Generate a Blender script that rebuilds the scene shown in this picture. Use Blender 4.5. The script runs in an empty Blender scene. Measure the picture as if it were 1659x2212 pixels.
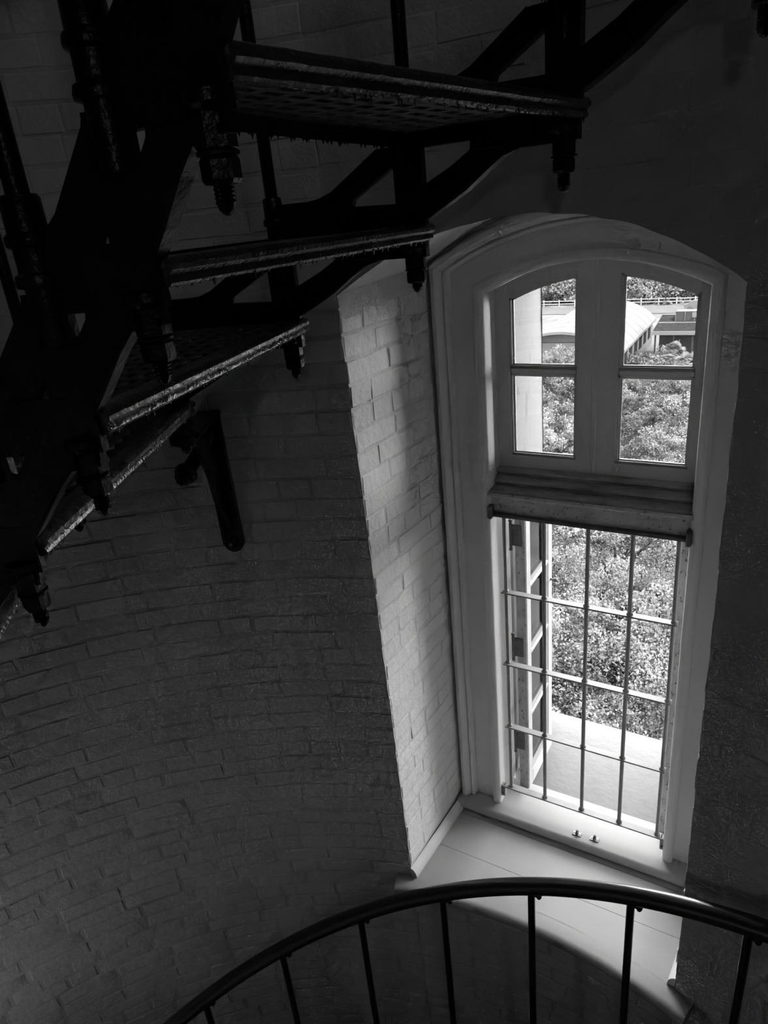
import bpy, math, random
import numpy as np
from mathutils import Vector, Matrix, noise as mnoise

random.seed(7)
rng = np.random.default_rng(7)
sc = bpy.context.scene
COL = sc.collection
PI = math.pi

# ------------------------------------------------------------------ camera
# metres; the camera's lens stands at the origin, x runs along the window wall, y out through the window
RC = np.array([[0.86097583, 0.12150668, -0.49391978],
               [0.50002063, -0.38025213, 0.77806664],
               [-0.09327375, -0.91686665, -0.38814374]])
FPX = 1491.84
cam = bpy.data.cameras.new('camera')
camo = bpy.data.objects.new('camera', cam)
COL.objects.link(camo)
M = Matrix.Identity(4)
for i in range(3):
    M[i][0], M[i][1], M[i][2] = RC[i][0], -RC[i][1], -RC[i][2]
camo.matrix_world = M
cam.sensor_fit = 'VERTICAL'
cam.sensor_height = 24.0
cam.sensor_width = 18.0
cam.lens = 24.0 * FPX / 2212
cam.clip_start = 0.02
cam.clip_end = 600
sc.camera = camo

# ------------------------------------------------------------------ world, sun, exposure
w = bpy.data.worlds.new('sky')
sc.world = w
w.use_nodes = True
nt = w.node_tree
bgn = nt.nodes['Background']
tc = nt.nodes.new('ShaderNodeTexCoord')
sep = nt.nodes.new('ShaderNodeSeparateXYZ')
ramp = nt.nodes.new('ShaderNodeValToRGB')
nt.links.new(tc.outputs['Generated'], sep.inputs[0])
nt.links.new(sep.outputs[2], ramp.inputs[0])
nt.links.new(ramp.outputs[0], bgn.inputs[0])
ramp.color_ramp.elements[0].color = (1, 1, 1, 1)
ramp.color_ramp.elements[1].color = (0.25, 0.25, 0.25, 1)
em = ramp.color_ramp.elements.new(0.4)
em.color = (0.5, 0.5, 0.5, 1)
bgn.inputs[1].default_value = 26.0

sun = bpy.data.lights.new('sun', 'SUN')
sun.energy = 22.0
sun.angle = math.radians(0.6)
suno = bpy.data.objects.new('sun', sun)
COL.objects.link(suno)
suno.rotation_euler = (math.radians(30), 0, math.radians(60))     # from behind the tower, high


def area(name, loc, target, sx, sy, energy):
    l = bpy.data.lights.new(name, 'AREA')
    l.shape = 'RECTANGLE'
    l.size, l.size_y = sx, sy
    l.energy = energy
    o = bpy.data.objects.new(name, l)
    COL.objects.link(o)
    o.location = loc
    o.rotation_euler = (Vector(target) - Vector(loc)).to_track_quat('-Z', 'Y').to_euler()
    return o


# lower: added lamp down left, unseen source assumed; upper and rear: added fill lamps
area('lower_assumed_fill', (-2.0, -0.15, -2.3), (-2.08, 0.7, -1.9), 0.3, 0.5, 0.95)
up = area('upper_fill', (0.45, 0.2, 1.85), (-1.3, 1.25, 0.7), 0.9, 0.9, 0.6)
up.data.spread = math.radians(75)
area('rear_fill', (0.35, -0.6, 0.4), (-0.4, 1.6, -2.4), 0.10, 0.16, 0.55)

sc.view_settings.view_transform = 'Standard'
sc.view_settings.look = 'None'
sc.view_settings.gamma = 1.0
sc.view_settings.use_curve_mapping = False
sc.view_settings.exposure = 0.0
sc.cycles.use_denoising = True
sc.cycles.max_bounces = 7
sc.cycles.use_adaptive_sampling = True
sc.cycles.adaptive_threshold = 0.1
sc.cycles.adaptive_min_samples = 24
sc.cycles.diffuse_bounces = 4
sc.cycles.transparent_max_bounces = 24
sc.cycles.caustics_reflective = False
sc.cycles.caustics_refractive = False
sc.cycles.sample_clamp_indirect = 8


# ------------------------------------------------------------------ materials (a monochrome place)
def mat(name, g, rough=0.6, metallic=0.0, var=0.0, vscale=6.0, bumps=(), spec=0.5, stretch=None, specks=None):
    """grey paint; var = lightness variation; bumps = ((scale, strength, distance), ...)"""
    m = bpy.data.materials.new(name)
    m.use_nodes = True
    nt = m.node_tree
    b = nt.nodes['Principled BSDF']
    b.inputs['Base Color'].default_value = (g, g, g, 1)
    b.inputs['Roughness'].default_value = rough
    b.inputs['Metallic'].default_value = metallic
    b.inputs['Specular IOR Level'].default_value = spec
    geo = nt.nodes.new('ShaderNodeNewGeometry')
    pos = geo.outputs['Position']
    if stretch:
        mp = nt.nodes.new('ShaderNodeMapping')
        mp.inputs['Scale'].default_value = stretch
        nt.links.new(pos, mp.inputs[0])
        pos = mp.outputs[0]
    col = None
    if var:
        n = nt.nodes.new('ShaderNodeTexNoise')
        n.inputs['Scale'].default_value = vscale
        n.inputs['Detail'].default_value = 6
        nt.links.new(pos, n.inputs['Vector'])
        r = nt.nodes.new('ShaderNodeValToRGB')
        lo, hi = max(0, g * (1 - var)), min(1, g * (1 + var))
        r.color_ramp.elements[0].position = 0.3
        r.color_ramp.elements[1].position = 0.7
        r.color_ramp.elements[0].color = (lo, lo, lo, 1)
        r.color_ramp.elements[1].color = (hi, hi, hi, 1)
        nt.links.new(n.outputs[0], r.inputs[0])
        col = r.outputs[0]
        nt.links.new(col, b.inputs['Base Color'])
    if specks:
        sscale, thr, dark = specks
        n = nt.nodes.new('ShaderNodeTexNoise')
        n.inputs['Scale'].default_value = sscale
        n.inputs['Detail'].default_value = 8
        n.inputs['Roughness'].default_value = 0.75
        nt.links.new(pos, n.inputs['Vector'])
        r = nt.nodes.new('ShaderNodeValToRGB')
        r.color_ramp.elements[0].position = thr
        r.color_ramp.elements[1].position = thr + 0.03
        r.color_ramp.elements[0].color = (0, 0, 0, 1)
        r.color_ramp.elements[1].color = (1, 1, 1, 1)
        nt.links.new(n.outputs[0], r.inputs[0])
        mx = nt.nodes.new('ShaderNodeMix')
        mx.data_type = 'RGBA'
        nt.links.new(r.outputs[0], mx.inputs[0])
        if col:
            nt.links.new(col, mx.inputs[6])
        else:
            mx.inputs[6].default_value = (g, g, g, 1)
        mx.inputs[7].default_value = (dark, dark, dark, 1)
        nt.links.new(mx.outputs[2], b.inputs['Base Color'])
    prev = None
    for s, st, dist in bumps:
        n = nt.nodes.new('ShaderNodeTexNoise')
        n.inputs['Scale'].default_value = s
        n.inputs['Detail'].default_value = 4
        nt.links.new(pos, n.inputs['Vector'])
        bp = nt.nodes.new('ShaderNodeBump')
        bp.inputs['Strength'].default_value = st
        bp.inputs['Distance'].default_value = dist
        nt.links.new(n.outputs[0], bp.inputs['Height'])
        if prev:
            nt.links.new(prev.outputs[0], bp.inputs['Normal'])
        prev = bp
    if prev:
        nt.links.new(prev.outputs[0], b.inputs['Normal'])
    return m


def glass_mat(name):
    m = bpy.data.materials.new(name)
    m.use_nodes = True
    nt = m.node_tree
    nt.nodes.remove(nt.nodes['Principled BSDF'])
    out = nt.nodes['Material Output']
    tr = nt.nodes.new('ShaderNodeBsdfTransparent')
    tr.inputs[0].default_value = (0.95, 0.95, 0.95, 1)
    gl = nt.nodes.new('ShaderNodeBsdfGlossy')
    gl.inputs['Roughness'].default_value = 0.02
    lw = nt.nodes.new('ShaderNodeFresnel')
    lw.inputs[0].default_value = 1.45
    mx = nt.nodes.new('ShaderNodeMixShader')
    nt.links.new(lw.outputs[0], mx.inputs[0])
    nt.links.new(tr.outputs[0], mx.inputs[1])
    nt.links.new(gl.outputs[0], mx.inputs[2])
    nt.links.new(mx.outputs[0], out.inputs[0])
    return m


def leaf_mat(name, lo, hi, scale, trans=0.35):
    m = bpy.data.materials.new(name)
    m.use_nodes = True
    nt = m.node_tree
    nt.nodes.remove(nt.nodes['Principled BSDF'])
    out = nt.nodes['Material Output']
    geo = nt.nodes.new('ShaderNodeNewGeometry')
    n = nt.nodes.new('ShaderNodeTexNoise')
    n.inputs['Scale'].default_value = scale
    n.inputs['Detail'].default_value = 5
    nt.links.new(geo.outputs['Position'], n.inputs['Vector'])
    r = nt.nodes.new('ShaderNodeValToRGB')
    r.color_ramp.elements[0].position = 0.35
    r.color_ramp.elements[1].position = 0.65
    r.color_ramp.elements[0].color = (lo, lo, lo, 1)
    r.color_ramp.elements[1].color = (hi, hi, hi, 1)
    nt.links.new(n.outputs[0], r.inputs[0])
    d = nt.nodes.new('ShaderNodeBsdfDiffuse')
    t = nt.nodes.new('ShaderNodeBsdfTranslucent')
    mx = nt.nodes.new('ShaderNodeMixShader')
    mx.inputs[0].default_value = trans
    nt.links.new(r.outputs[0], d.inputs[0])
    nt.links.new(r.outputs[0], t.inputs[0])
    nt.links.new(d.outputs[0], mx.inputs[1])
    nt.links.new(t.outputs[0], mx.inputs[2])
    nt.links.new(mx.outputs[0], out.inputs[0])
    return m


BR_BUMPS = ((190, 0.5, 0.0016), (42, 0.75, 0.0045), (11, 0.5, 0.009))
MT = dict(
    reveal=mat('lit_painted_brick', 0.89, 0.65, var=0.04, vscale=5, bumps=BR_BUMPS, specks=(55, 0.72, 0.25)),  # same paint as the wall bricks, window light put into a lighter colour
    brick=mat('painted_brick', 0.62, 0.7, var=0.05, vscale=5, bumps=BR_BUMPS, specks=(55, 0.735, 0.2)),  # same paint as the reveal, darkened for the dimmer wall
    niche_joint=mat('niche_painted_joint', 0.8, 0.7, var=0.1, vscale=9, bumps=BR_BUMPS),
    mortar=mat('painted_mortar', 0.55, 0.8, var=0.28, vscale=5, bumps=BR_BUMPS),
    plaster=mat('rough_painted_plaster', 0.55, 0.75, var=0.08, vscale=7, bumps=((150, 0.6, 0.002), (26, 0.8, 0.006), (7, 0.5, 0.012))),
    white=mat('white_gloss_paint', 0.87, 0.42, var=0.03, vscale=5, bumps=((60, 0.12, 0.001), (8, 0.1, 0.002)), specks=(45, 0.765, 0.22)),
    sash=mat('white_sash_paint', 0.76, 0.5, var=0.03, vscale=8, bumps=((90, 0.1, 0.001),), specks=(60, 0.77, 0.2)),
    dimmed=mat('dimmed_casement_paint', 0.4, 0.6, var=0.08, vscale=20, bumps=((90, 0.3, 0.001),), specks=(60, 0.7, 0.15)),  # sash paint darkened to offset the strong sky outside
    dusty=mat('dusty_dark_ledge_paint', 0.34, 0.7, var=0.35, vscale=25, bumps=((80, 0.3, 0.001),), stretch=(0.4, 1, 1)),
    rusty=mat('rust_specked_white_paint', 0.6, 0.6, var=0.12, vscale=30, bumps=((90, 0.4, 0.001),), specks=(70, 0.585, 0.1)),
    worn=mat('worn_speckled_paint', 0.4, 0.65, var=0.25, vscale=30, bumps=((90, 0.4, 0.001),), specks=(80, 0.57, 0.08), stretch=(1, 1, 0.5)),
    board=mat('painted_sill_boards', 0.45, 0.45, var=0.06, vscale=4, bumps=((30, 0.2, 0.001), (120, 0.12, 0.0006)), stretch=(0.35, 1.6, 1), specks=(26, 0.74, 0.35)),
    grille=mat('painted_grille_iron', 0.3, 0.45, var=0.1, vscale=20, bumps=((110, 0.4, 0.001),), specks=(90, 0.66, 0.12)),
    rustbar=mat('rusty_flat_iron', 0.13, 0.6, var=0.5, vscale=18, bumps=((80, 0.6, 0.0015),)),
    hinge=mat('dull_steel_hinge', 0.12, 0.5, metallic=0.4, var=0.2, vscale=40),
    chrome=mat('bright_catch_metal', 0.2, 0.4, metallic=0.4, var=0.3, vscale=60),
    iron=mat('black_painted_cast_iron', 0.006, 0.3, var=0.3, vscale=30, bumps=((140, 0.6, 0.0012), (35, 0.6, 0.003)), spec=0.3),
    edge=mat('lit_black_tread_edge', 0.06, 0.26, var=0.3, vscale=30, bumps=((120, 0.9, 0.002), (30, 0.6, 0.003)), spec=0.9),  # lighter than the rest of the iron: window light put into the colour
    rail=mat('smooth_black_handrail_paint', 0.012, 0.28, var=0.2, vscale=40, bumps=((70, 0.12, 0.001),), spec=0.6),
    grate=mat('rusty_tread_grating', 0.1, 0.55, var=0.5, vscale=45, bumps=((90, 0.8, 0.002),)),
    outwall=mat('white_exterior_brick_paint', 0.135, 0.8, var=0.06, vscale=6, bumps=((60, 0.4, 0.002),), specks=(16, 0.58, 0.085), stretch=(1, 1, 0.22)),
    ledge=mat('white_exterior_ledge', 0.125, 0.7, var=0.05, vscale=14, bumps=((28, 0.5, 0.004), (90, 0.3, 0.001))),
    glass=glass_mat('window_glass'),
    sand=mat('pale_sand_ground', 0.07, 0.9, spec=0.0, var=0.35, vscale=0.35, bumps=((2, 0.5, 0.1),)),
    road=mat('pale_road', 0.055, 0.9, spec=0.0, var=0.08, vscale=0.5),
    roof=mat('white_metal_roof', 0.062, 0.7, spec=0.05, var=0.06, vscale=0.6, stretch=(0.3, 2.5, 1)),
    facade=mat('pale_building_wall', 0.055, 0.7, spec=0.05, var=0.1, vscale=1.0),
    darkroof=mat('dark_shingle_roof', 0.013, 0.8, spec=0.0, var=0.3, vscale=3),
    panel=mat('dark_rooftop_unit', 0.02, 0.5, spec=0.05, var=0.2, vscale=2),
    void=mat('dark_building_interior', 0.012, 0.9, spec=0.0),
    wood=mat('weathered_fence_wood', 0.1, 0.8, var=0.1, vscale=3),
    bark=mat('grey_tree_bark', 0.06, 0.9, var=0.4, vscale=6, bumps=((20, 0.8, 0.02),)),
    rock=mat('pale_garden_rock', 0.1, 0.9, var=0.25, vscale=2),
    carp=mat('dark_car_paint', 0.05, 0.3),
    shade=mat('dark_painted_deck', 0.05, 0.8),
    tyre=mat('black_rubber', 0.02, 0.8),
)
LEAF = [leaf_mat('oak_leaves', 0.025, 0.15, 1.2), leaf_mat('pale_oak_leaves', 0.035, 0.16, 0.9),
        leaf_mat('far_tree_leaves', 0.06, 0.17, 0.35), leaf_mat('palm_leaves', 0.06, 0.15, 1.0)]


# ------------------------------------------------------------------ mesh helpers
class MB:
    def __init__(s):
        s.v, s.f = [], []

    def add(s, vs, fs):
        n = len(s.v)
        s.v += [tuple(p) for p in vs]
        s.f += [tuple(i + n for i in f) for f in fs]
        return s

    def box(s, x0, x1, y0, y1, z0, z1, mtx=None):
        vs = [(x, y, z) for x in (x0, x1) for y in (y0, y1) for z in (z0, z1)]
        if mtx is not None:
            vs = [mtx @ Vector(p) for p in vs]
        return s.add(vs, [(0, 1, 3, 2), (4, 6, 7, 5), (0, 4, 5, 1), (2, 3, 7, 6), (0, 2, 6, 4), (1, 5, 7, 3)])

    def bbox(s, x0, x1, y0, y1, z0, z1, b=0.003, mtx=None):
        """box with chamfered edges"""
        b = min(b, (x1 - x0) / 2.1, (y1 - y0) / 2.1, (z1 - z0) / 2.1)
        vs, idx = [], {}
        X, Y, Z = (x0, x1), (y0, y1), (z0, z1)
        for i in (0, 1):
            for j in (0, 1):
                for k in (0, 1):
                    sx, sy, sz = (b, -b)[i], (b, -b)[j], (b, -b)[k]
                    for a, p in enumerate(((X[i], Y[j] + sy, Z[k] + sz), (X[i] + sx, Y[j], Z[k] + sz), (X[i] + sx, Y[j] + sy, Z[k]))):
                        idx[i, j, k, a] = len(vs)
                        vs.append(p)
        I = lambda i, j, k, a: idx[i, j, k, a]
        fs = []
        for i in (0, 1):
            fs.append((I(i, 0, 0, 0), I(i, 1, 0, 0), I(i, 1, 1, 0), I(i, 0, 1, 0)))
            fs.append((I(0, i, 0, 1), I(1, i, 0, 1), I(1, i, 1, 1), I(0, i, 1, 1)))
            fs.append((I(0, 0, i, 2), I(1, 0, i, 2), I(1, 1, i, 2), I(0, 1, i, 2)))
        for p in (0, 1):
            for q in (0, 1):
                fs.append((I(p, q, 0, 0), I(p, q, 1, 0), I(p, q, 1, 1), I(p, q, 0, 1)))
                fs.append((I(p, 0, q, 0), I(p, 1, q, 0), I(p, 1, q, 2), I(p, 0, q, 2)))
                fs.append((I(0, p, q, 1), I(1, p, q, 1), I(1, p, q, 2), I(0, p, q, 2)))
                for r in (0, 1):
                    fs.append((I(p, q, r, 0), I(p, q, r, 1), I(p, q, r, 2)))
        fs = list(dict.fromkeys(fs))
        if mtx is not None:
            vs = [mtx @ Vector(p) for p in vs]
        return s.add(vs, fs)

    def lathe(s, prof, axis0, seg=16, up=(0, 0, 1), hexr=False):
        """prof = [(r, h)...] around the line through axis0 along up"""
        up = Vector(up).normalized()
        a = up.orthogonal().normalized()
        b = up.cross(a)
        o = Vector(axis0)
        vs, fs = [], []
        for r, h in prof:
            for i in range(seg):
                t = 2 * PI * i / seg
                vs.append(o + up * h + a * (r * math.cos(t)) + b * (r * math.sin(t)))
        for j in range(len(prof) - 1):
            for i in range(seg):
                k = (i + 1) % seg
                fs.append((j * seg + i, j * seg + k, (j + 1) * seg + k, (j + 1) * seg + i))
        fs.append(tuple(range(seg)))
        fs.append(tuple((len(prof) - 1) * seg + i for i in range(seg)))
        return s.add(vs, fs)

    def tube(s, pts, r, seg=10, caps=True):
        pts = [Vector(p) for p in pts]
        rs = r if isinstance(r, (list, tuple)) else [r] * len(pts)
        vs, fs = [], []
        t0 = (pts[1] - pts[0]).normalized()
        n = t0.orthogonal().normalized()
        for i, p in enumerate(pts):
            t = (pts[min(i + 1, len(pts) - 1)] - pts[max(i - 1, 0)]).normalized()
            n = (n - t * n.dot(t)).normalized()
            b = t.cross(n)
            for k in range(seg):
                a = 2 * PI * k / seg
                vs.append(p + n * (rs[i] * math.cos(a)) + b * (rs[i] * math.sin(a)))
        for j in range(len(pts) - 1):
            for i in range(seg):
                k = (i + 1) % seg
                fs.append((j * seg + i, j * seg + k, (j + 1) * seg + k, (j + 1) * seg + i))
        if caps:
            fs.append(tuple(range(seg)))
            fs.append(tuple((len(pts) - 1) * seg + i for i in range(seg)))
        return s.add(vs, fs)

    def prism(s, poly, fn, t0, t1):
        """poly of (u, v); fn(u, v, t) -> xyz"""
        n = len(poly)
        vs = [fn(u, v, t0) for u, v in poly] + [fn(u, v, t1) for u, v in poly]
        fs = [tuple(range(n)), tuple(range(2 * n - 1, n - 1, -1))]
        fs += [(i, (i + 1) % n, n + (i + 1) % n, n + i) for i in range(n)]
        return s.add(vs, fs)

    def loft(s, loops, close=False):
        n = len(loops[0])
        vs = [p for l in loops for p in l]
        fs = []
        m = len(loops)
        for j in range(m if close else m - 1):
            jj = (j + 1) % m
            for i in range(n - 1):
                fs.append((j * n + i, j * n + i + 1, jj * n + i + 1, jj * n + i))
        return s.add(vs, fs)

    def mesh(s, name, m=None, smooth=None):
        me = bpy.data.meshes.new(name)
        me.from_pydata([tuple(p) for p in s.v], [], s.f)
        if smooth is not None:
            me.polygons.foreach_set('use_smooth', [True] * len(me.polygons))
        import bmesh
        bm = bmesh.new()
        bm.from_mesh(me)
        bmesh.ops.recalc_face_normals(bm, faces=bm.faces)
        if smooth is not None and smooth < 180:
            lim = math.radians(smooth)
            for e in bm.edges:
                if len(e.link_faces) == 2 and e.calc_face_angle(0) > lim:
                    e.smooth = False
        bm.to_mesh(me)
        bm.free()
        if m:
            me.materials.append(m)
        return me

    def build(s, name, m, parent=None, smooth=None, **kw):
        return link(name, s.mesh(name, m, smooth), parent, **kw)


def link(name, me, parent=None, **props):
    o = bpy.data.objects.new(name, me)
    COL.objects.link(o)
    if parent:
        o.parent = parent
    for k, v in props.items():
        o[k] = v
    return o


def root(name, loc=(0, 0, 0), **props):
    o = bpy.data.objects.new(name, None)
    COL.objects.link(o)
    o.location = loc
    for k, v in props.items():
        o[k] = v
    return o


def child_keep(o, parent):
    """parent whose transform is a plain translation: keep the child's place"""
    o.parent = parent
    o.matrix_parent_inverse = Matrix.Translation(-parent.location)
    return o


def nz(a, b=0.0, c=0.0):
    return mnoise.noise(Vector((a, b, c)))


# ------------------------------------------------------------------ tower shell
WX, WY = -0.57, -0.12                 # axis of the round wall
ZT, ZB = 5.5, -8.5


def RW(z):
    return 1.74 - 0.026 * (z + 2.274)  # the wall leans in towards the top


def wallp(th, z, d=0.0):
    r = RW(z) - d
    return (WX + r * math.sin(th), WY + r * math.cos(th), z)


def edgeL(z):
    return -1.029 + 0.003 * nz(z * 9, 3.1) + 0.002 * nz(z * 31, 7.7)


def edgeR(z):
    return -0.103 + 0.003 * nz(z * 9, 13.1) + 0.003 * nz(z * 31, 1.7)


def arch_wall(x):
    t = (x + 0.567) / 0.464
    R = 0.79
    return -0.017 - (R - math.sqrt(max(0, R * R - (t * 0.464) ** 2))) + 0.003 * nz(x * 22, 5.5)


ZSILL = -2.272


def th_at(x, z):
    return math.asin(max(-1, min(1, (x - WX) / RW(z))))


def structure(name, mb, m, parent=None, smooth=None):
    o = mb.build(name, m, parent, smooth)
    if parent is None:
        o['kind'] = 'structure'
    return o


def wall_arc(side):
    mb = MB()
    zs = np.concatenate([np.linspace(ZB, -3.5, 8)[:-1], np.linspace(-3.5, 1.9, 220), np.linspace(1.9, ZT, 6)[1:]])
    a1 = math.radians(112) * side
    loops = []
    for z in zs:
        a0 = th_at(edgeL(z) if side < 0 else edgeR(z), z)
        loops.append([wallp(a0 + (a1 - a0) * i / 56, z) for i in range(57)])
    mb.loft(loops)
    return mb


wall_left = structure('wall_left', wall_arc(-1), MT['mortar'], smooth=180)
wall_right = structure('wall_right', wall_arc(1), MT['plaster'], smooth=180)

mb = MB()
cols = 80
loops = []
for j in range(31):
    f = j / 30
    row = []
    for i in range(cols + 1):
        u = i / cols
        zl = arch_wall(edgeL(0) + (edgeR(0) - edgeL(0)) * u)
        z = zl + (ZT - zl) * f * f
        x = edgeL(z) + (edgeR(z) - edgeL(z)) * u
        row.append(wallp(th_at(x, z), z))
    loops.append(row)
mb.loft(loops)
wall_upper = structure('wall_upper', mb, MT['plaster'], smooth=180)
mb = MB()
loops = []
for j in range(31):
    z = ZB + (ZSILL - 0.005 - ZB) * j / 30
    loops.append([wallp(th_at(edgeL(z) + (edgeR(z) - edgeL(z)) * i / 40, z), z) for i in range(41)])
mb.loft(loops)
wall_lower = structure('wall_lower', mb, MT['mortar'], smooth=180)

mb = MB()
a0, a1 = math.radians(112), math.radians(248)
mb.loft([[wallp(a0 + (a1 - a0) * i / 50, z) for i in range(51)] for z in np.linspace(ZB, ZT, 20)])
structure('wall_rear', mb, MT['plaster'], smooth=180)

mb = MB()
mb.lathe([(3.2, 0), (3.2, 0.1)], (WX, WY, ZB - 0.1), 64)
structure('floor', mb, MT['shade'])
mb = MB()
mb.lathe([(3.2, 0), (3.2, 0.1)], (WX, WY, ZT), 64)
structure('ceiling', mb, MT['shade'])

# niche faces between the round wall and the window frame
YF = 2.0


def niche_side(edge, xf):
    loops = []
    for z in np.linspace(ZSILL - 0.03, 0.02, 230):
        zz = z
        x0 = edge(z)
        y0 = WY + math.sqrt(RW(z) ** 2 - (x0 - WX) ** 2)
        loops.append([(x0 + (xf - x0) * i / 10, y0 + (YF + 0.03 - y0) * i / 10, zz) for i in range(11)])
    return MB().loft(loops)


def clip_top(mb, fn):
    mb.v = [(x, y, min(z, fn(x, y))) for x, y, z in mb.v]
    return mb


def soffit_z(x, y):
    """height of the niche soffit: from the wall's arch back to the frame"""
    zw = arch_wall(max(edgeL(-0.1), min(edgeR(-0.1), x)))
    f = max(0, min(1, (y - 1.53) / 0.47))
    return zw + 0.035 * f


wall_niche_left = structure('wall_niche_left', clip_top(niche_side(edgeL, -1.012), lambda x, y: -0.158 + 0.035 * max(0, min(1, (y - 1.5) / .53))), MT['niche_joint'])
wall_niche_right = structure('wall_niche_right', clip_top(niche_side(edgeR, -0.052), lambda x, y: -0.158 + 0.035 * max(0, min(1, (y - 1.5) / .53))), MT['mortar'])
mb = MB()
loops = []
for j in range(9):
    f = j / 8
    row = []
    for i in range(cols + 1):
        u = i / cols
        xw = edgeL(0) + (edgeR(0) - edgeL(0)) * u
        zl = arch_wall(xw)
        yw = wallp(th_at(xw, zl), zl)[1]
        xf = -1.012 + (0.96) * u
        row.append((xw + (xf - xw) * f, yw + (YF + 0.03 - yw) * f, zl + 0.035 * f))
    loops.append(row)
mb.loft(loops)
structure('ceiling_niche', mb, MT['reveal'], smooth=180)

# ------------------------------------------------------------------ bricks
HB = 0.0652                                  # one course
Z0C = -0.2002 + 0.0652 * 40                  # a bed joint


def brick_mesh(L, h, d, R, seed, m, rough=0.0):
    r = random.Random(seed)
    b = 0.004
    xs = [-L / 2, -L / 2 + b, -L / 6, L / 6, L / 2 - b, L / 2]
    zs = [-h / 2, -h / 2 + b, h / 2 - b, h / 2]
    mb = MB()
    vs = []
    for j, z in enumerate(zs):
        for i, x in enumerate(xs):
            rim = i in (0, 5) or j in (0, 3)
            dd = (-0.0012 + r.uniform(0, 0.0012)) if rim else d * r.uniform(0.6, 1.2)
            zz = z + (0 if not rim else 0) + r.uniform(-0.0022, 0.0022)
            xx = x + r.uniform(-0.0028, 0.0028)
            if R:
                a = xx / R
                vs.append(((R - dd) * math.sin(a), (R - dd) * math.cos(a) - R, zz))
            else:
                vs.append((xx, -dd, zz))
    n = 6
    fs = [(j * n + i, j * n + i + 1, (j + 1) * n + i + 1, (j + 1) * n + i) for j in range(3) for i in range(5)]
    mb.add(vs, fs)
    me = mb.mesh('brick', m, smooth=22)
    return me


class BrickSet:
    def __init__(s, R, d, m):
        s.var = {}
        for nm, L in (('S', 0.2), ('T', 0.145), ('H', 0.094)):
            s.var[nm] = [brick_mesh(L, HB - 0.0062, d * f, R, 11 * i + len(nm) + int(L * 100), m)
                         for i, f in enumerate((0.75, 1.0, 1.25, 0.9, 1.1))]
        s.len = {'S': 0.2, 'T': 0.145, 'H': 0.094}


def proj_px(p):
    c = RC.T @ np.array(p)
    if c[2] < 0.05:
        return None
    return 829.5 + FPX * c[0] / c[2], 1106 + FPX * c[1] / c[2], c[2]


def lay(parent, bs, frame, courses, start, end, ok, keep, gap=0.0075, seed=0, jit=0.0012, stuff_m=None):
    """courses: iterable of course numbers; start/end(z) arc lengths; frame(s, z) -> Matrix; ok(s0, s1, z) accepts a brick"""
    r = random.Random(seed)
    items = []
    for c in courses:
        z = Z0C - (c + 0.5) * HB
        s = start(z)
        e = end(z)
        head = (c % 6 == 2)
        k = 0
        first = True
        while s < e - 0.03:
            if head:
                t = 'H'
            elif first:
                t = ('S', 'H', 'T')[c % 3] if r.random() < 0.8 else r.choice('SHT')
            else:
                t = 'S' if r.random() < 0.86 else r.choice('HHT')
            first = False
            L = bs.len[t]
            if s + L > e + 0.02:
                t = 'H' if e - s < 0.13 else 'T'
                L = bs.len[t]
                if s + L > e + 0.03:
                    break
            if ok(s, s + L, z):
                items.append((t, s + L / 2, z + r.uniform(-jit, jit), r.randrange(5), r.uniform(-0.0010, 0.0010), r.uniform(-0.006, 0.006)))
            s += L + gap
    scored = []
    for it in items:
        m = frame(it[1], it[2]) @ Matrix.Translation((0, it[4] * -1, 0)) @ Matrix.Rotation(it[5], 4, 'Y')
        p = m.translation
        q = proj_px(p)
        a = 0
        if q and -40 < q[0] < 1700 and -40 < q[1] < 2250:
            nrm = (m.to_3x3() @ Vector((0, 1, 0)))
            a = bs.len[it[0]] * abs(nrm.dot(p.normalized())) / q[2] ** 2
        scored.append((a, it, m))
    scored.sort(key=lambda t: -t[0])
    rest = MB()
    for n, (a, it, m) in enumerate(scored):
        me = bs.var[it[0]][it[3]]
        if n < keep and a > 0:
            o = link('brick', me, parent)
            o.matrix_local = m
        else:
            rest.add([m @ v.co for v in me.vertices], [tuple(p.vertices) for p in me.polygons])
    if rest.v:
        rest.build('brick_field', stuff_m or MT['brick'], parent, smooth=22, kind='stuff')


def cyl_frame(s, z):
    R = 1.72
    th = s / R
    x, y, _ = wallp(th, z)
    return Matrix.Translation((x, y, z)) @ Matrix.Rotation(-th, 4, 'Z') @ Matrix.Rotation(0.026, 4, 'X')


bsW = BrickSet(1.72, 0.0018, MT['brick'])
bsS = BrickSet(1.72, 0.0012, MT['plaster'])
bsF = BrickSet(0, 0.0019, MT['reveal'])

Rr = 1.72
# left wall: courses start at the niche corner and run away to the left
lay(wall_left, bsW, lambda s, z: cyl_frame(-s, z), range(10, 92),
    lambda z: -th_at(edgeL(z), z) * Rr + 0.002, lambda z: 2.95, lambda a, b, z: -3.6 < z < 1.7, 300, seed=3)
# right wall: bricks almost buried under plaster and paint
lay(wall_right, bsS, lambda s, z: cyl_frame(s, z), range(10, 92),
    lambda z: th_at(edgeR(z), z) * Rr + 0.002, lambda z: 2.2, lambda a, b, z: -3.6 < z < 1.7, 300, seed=4, stuff_m=MT['plaster'])


def above(a, b, z):
    if z > 1.7:
        return False
    lo = z - HB / 2
    for s in (a, (a + b) / 2, b):
        x = WX + RW(z) * math.sin(s / Rr)
        if lo < arch_wall(max(edgeL(0), min(edgeR(0), x))) + 0.012:
            return False
    return True


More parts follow.
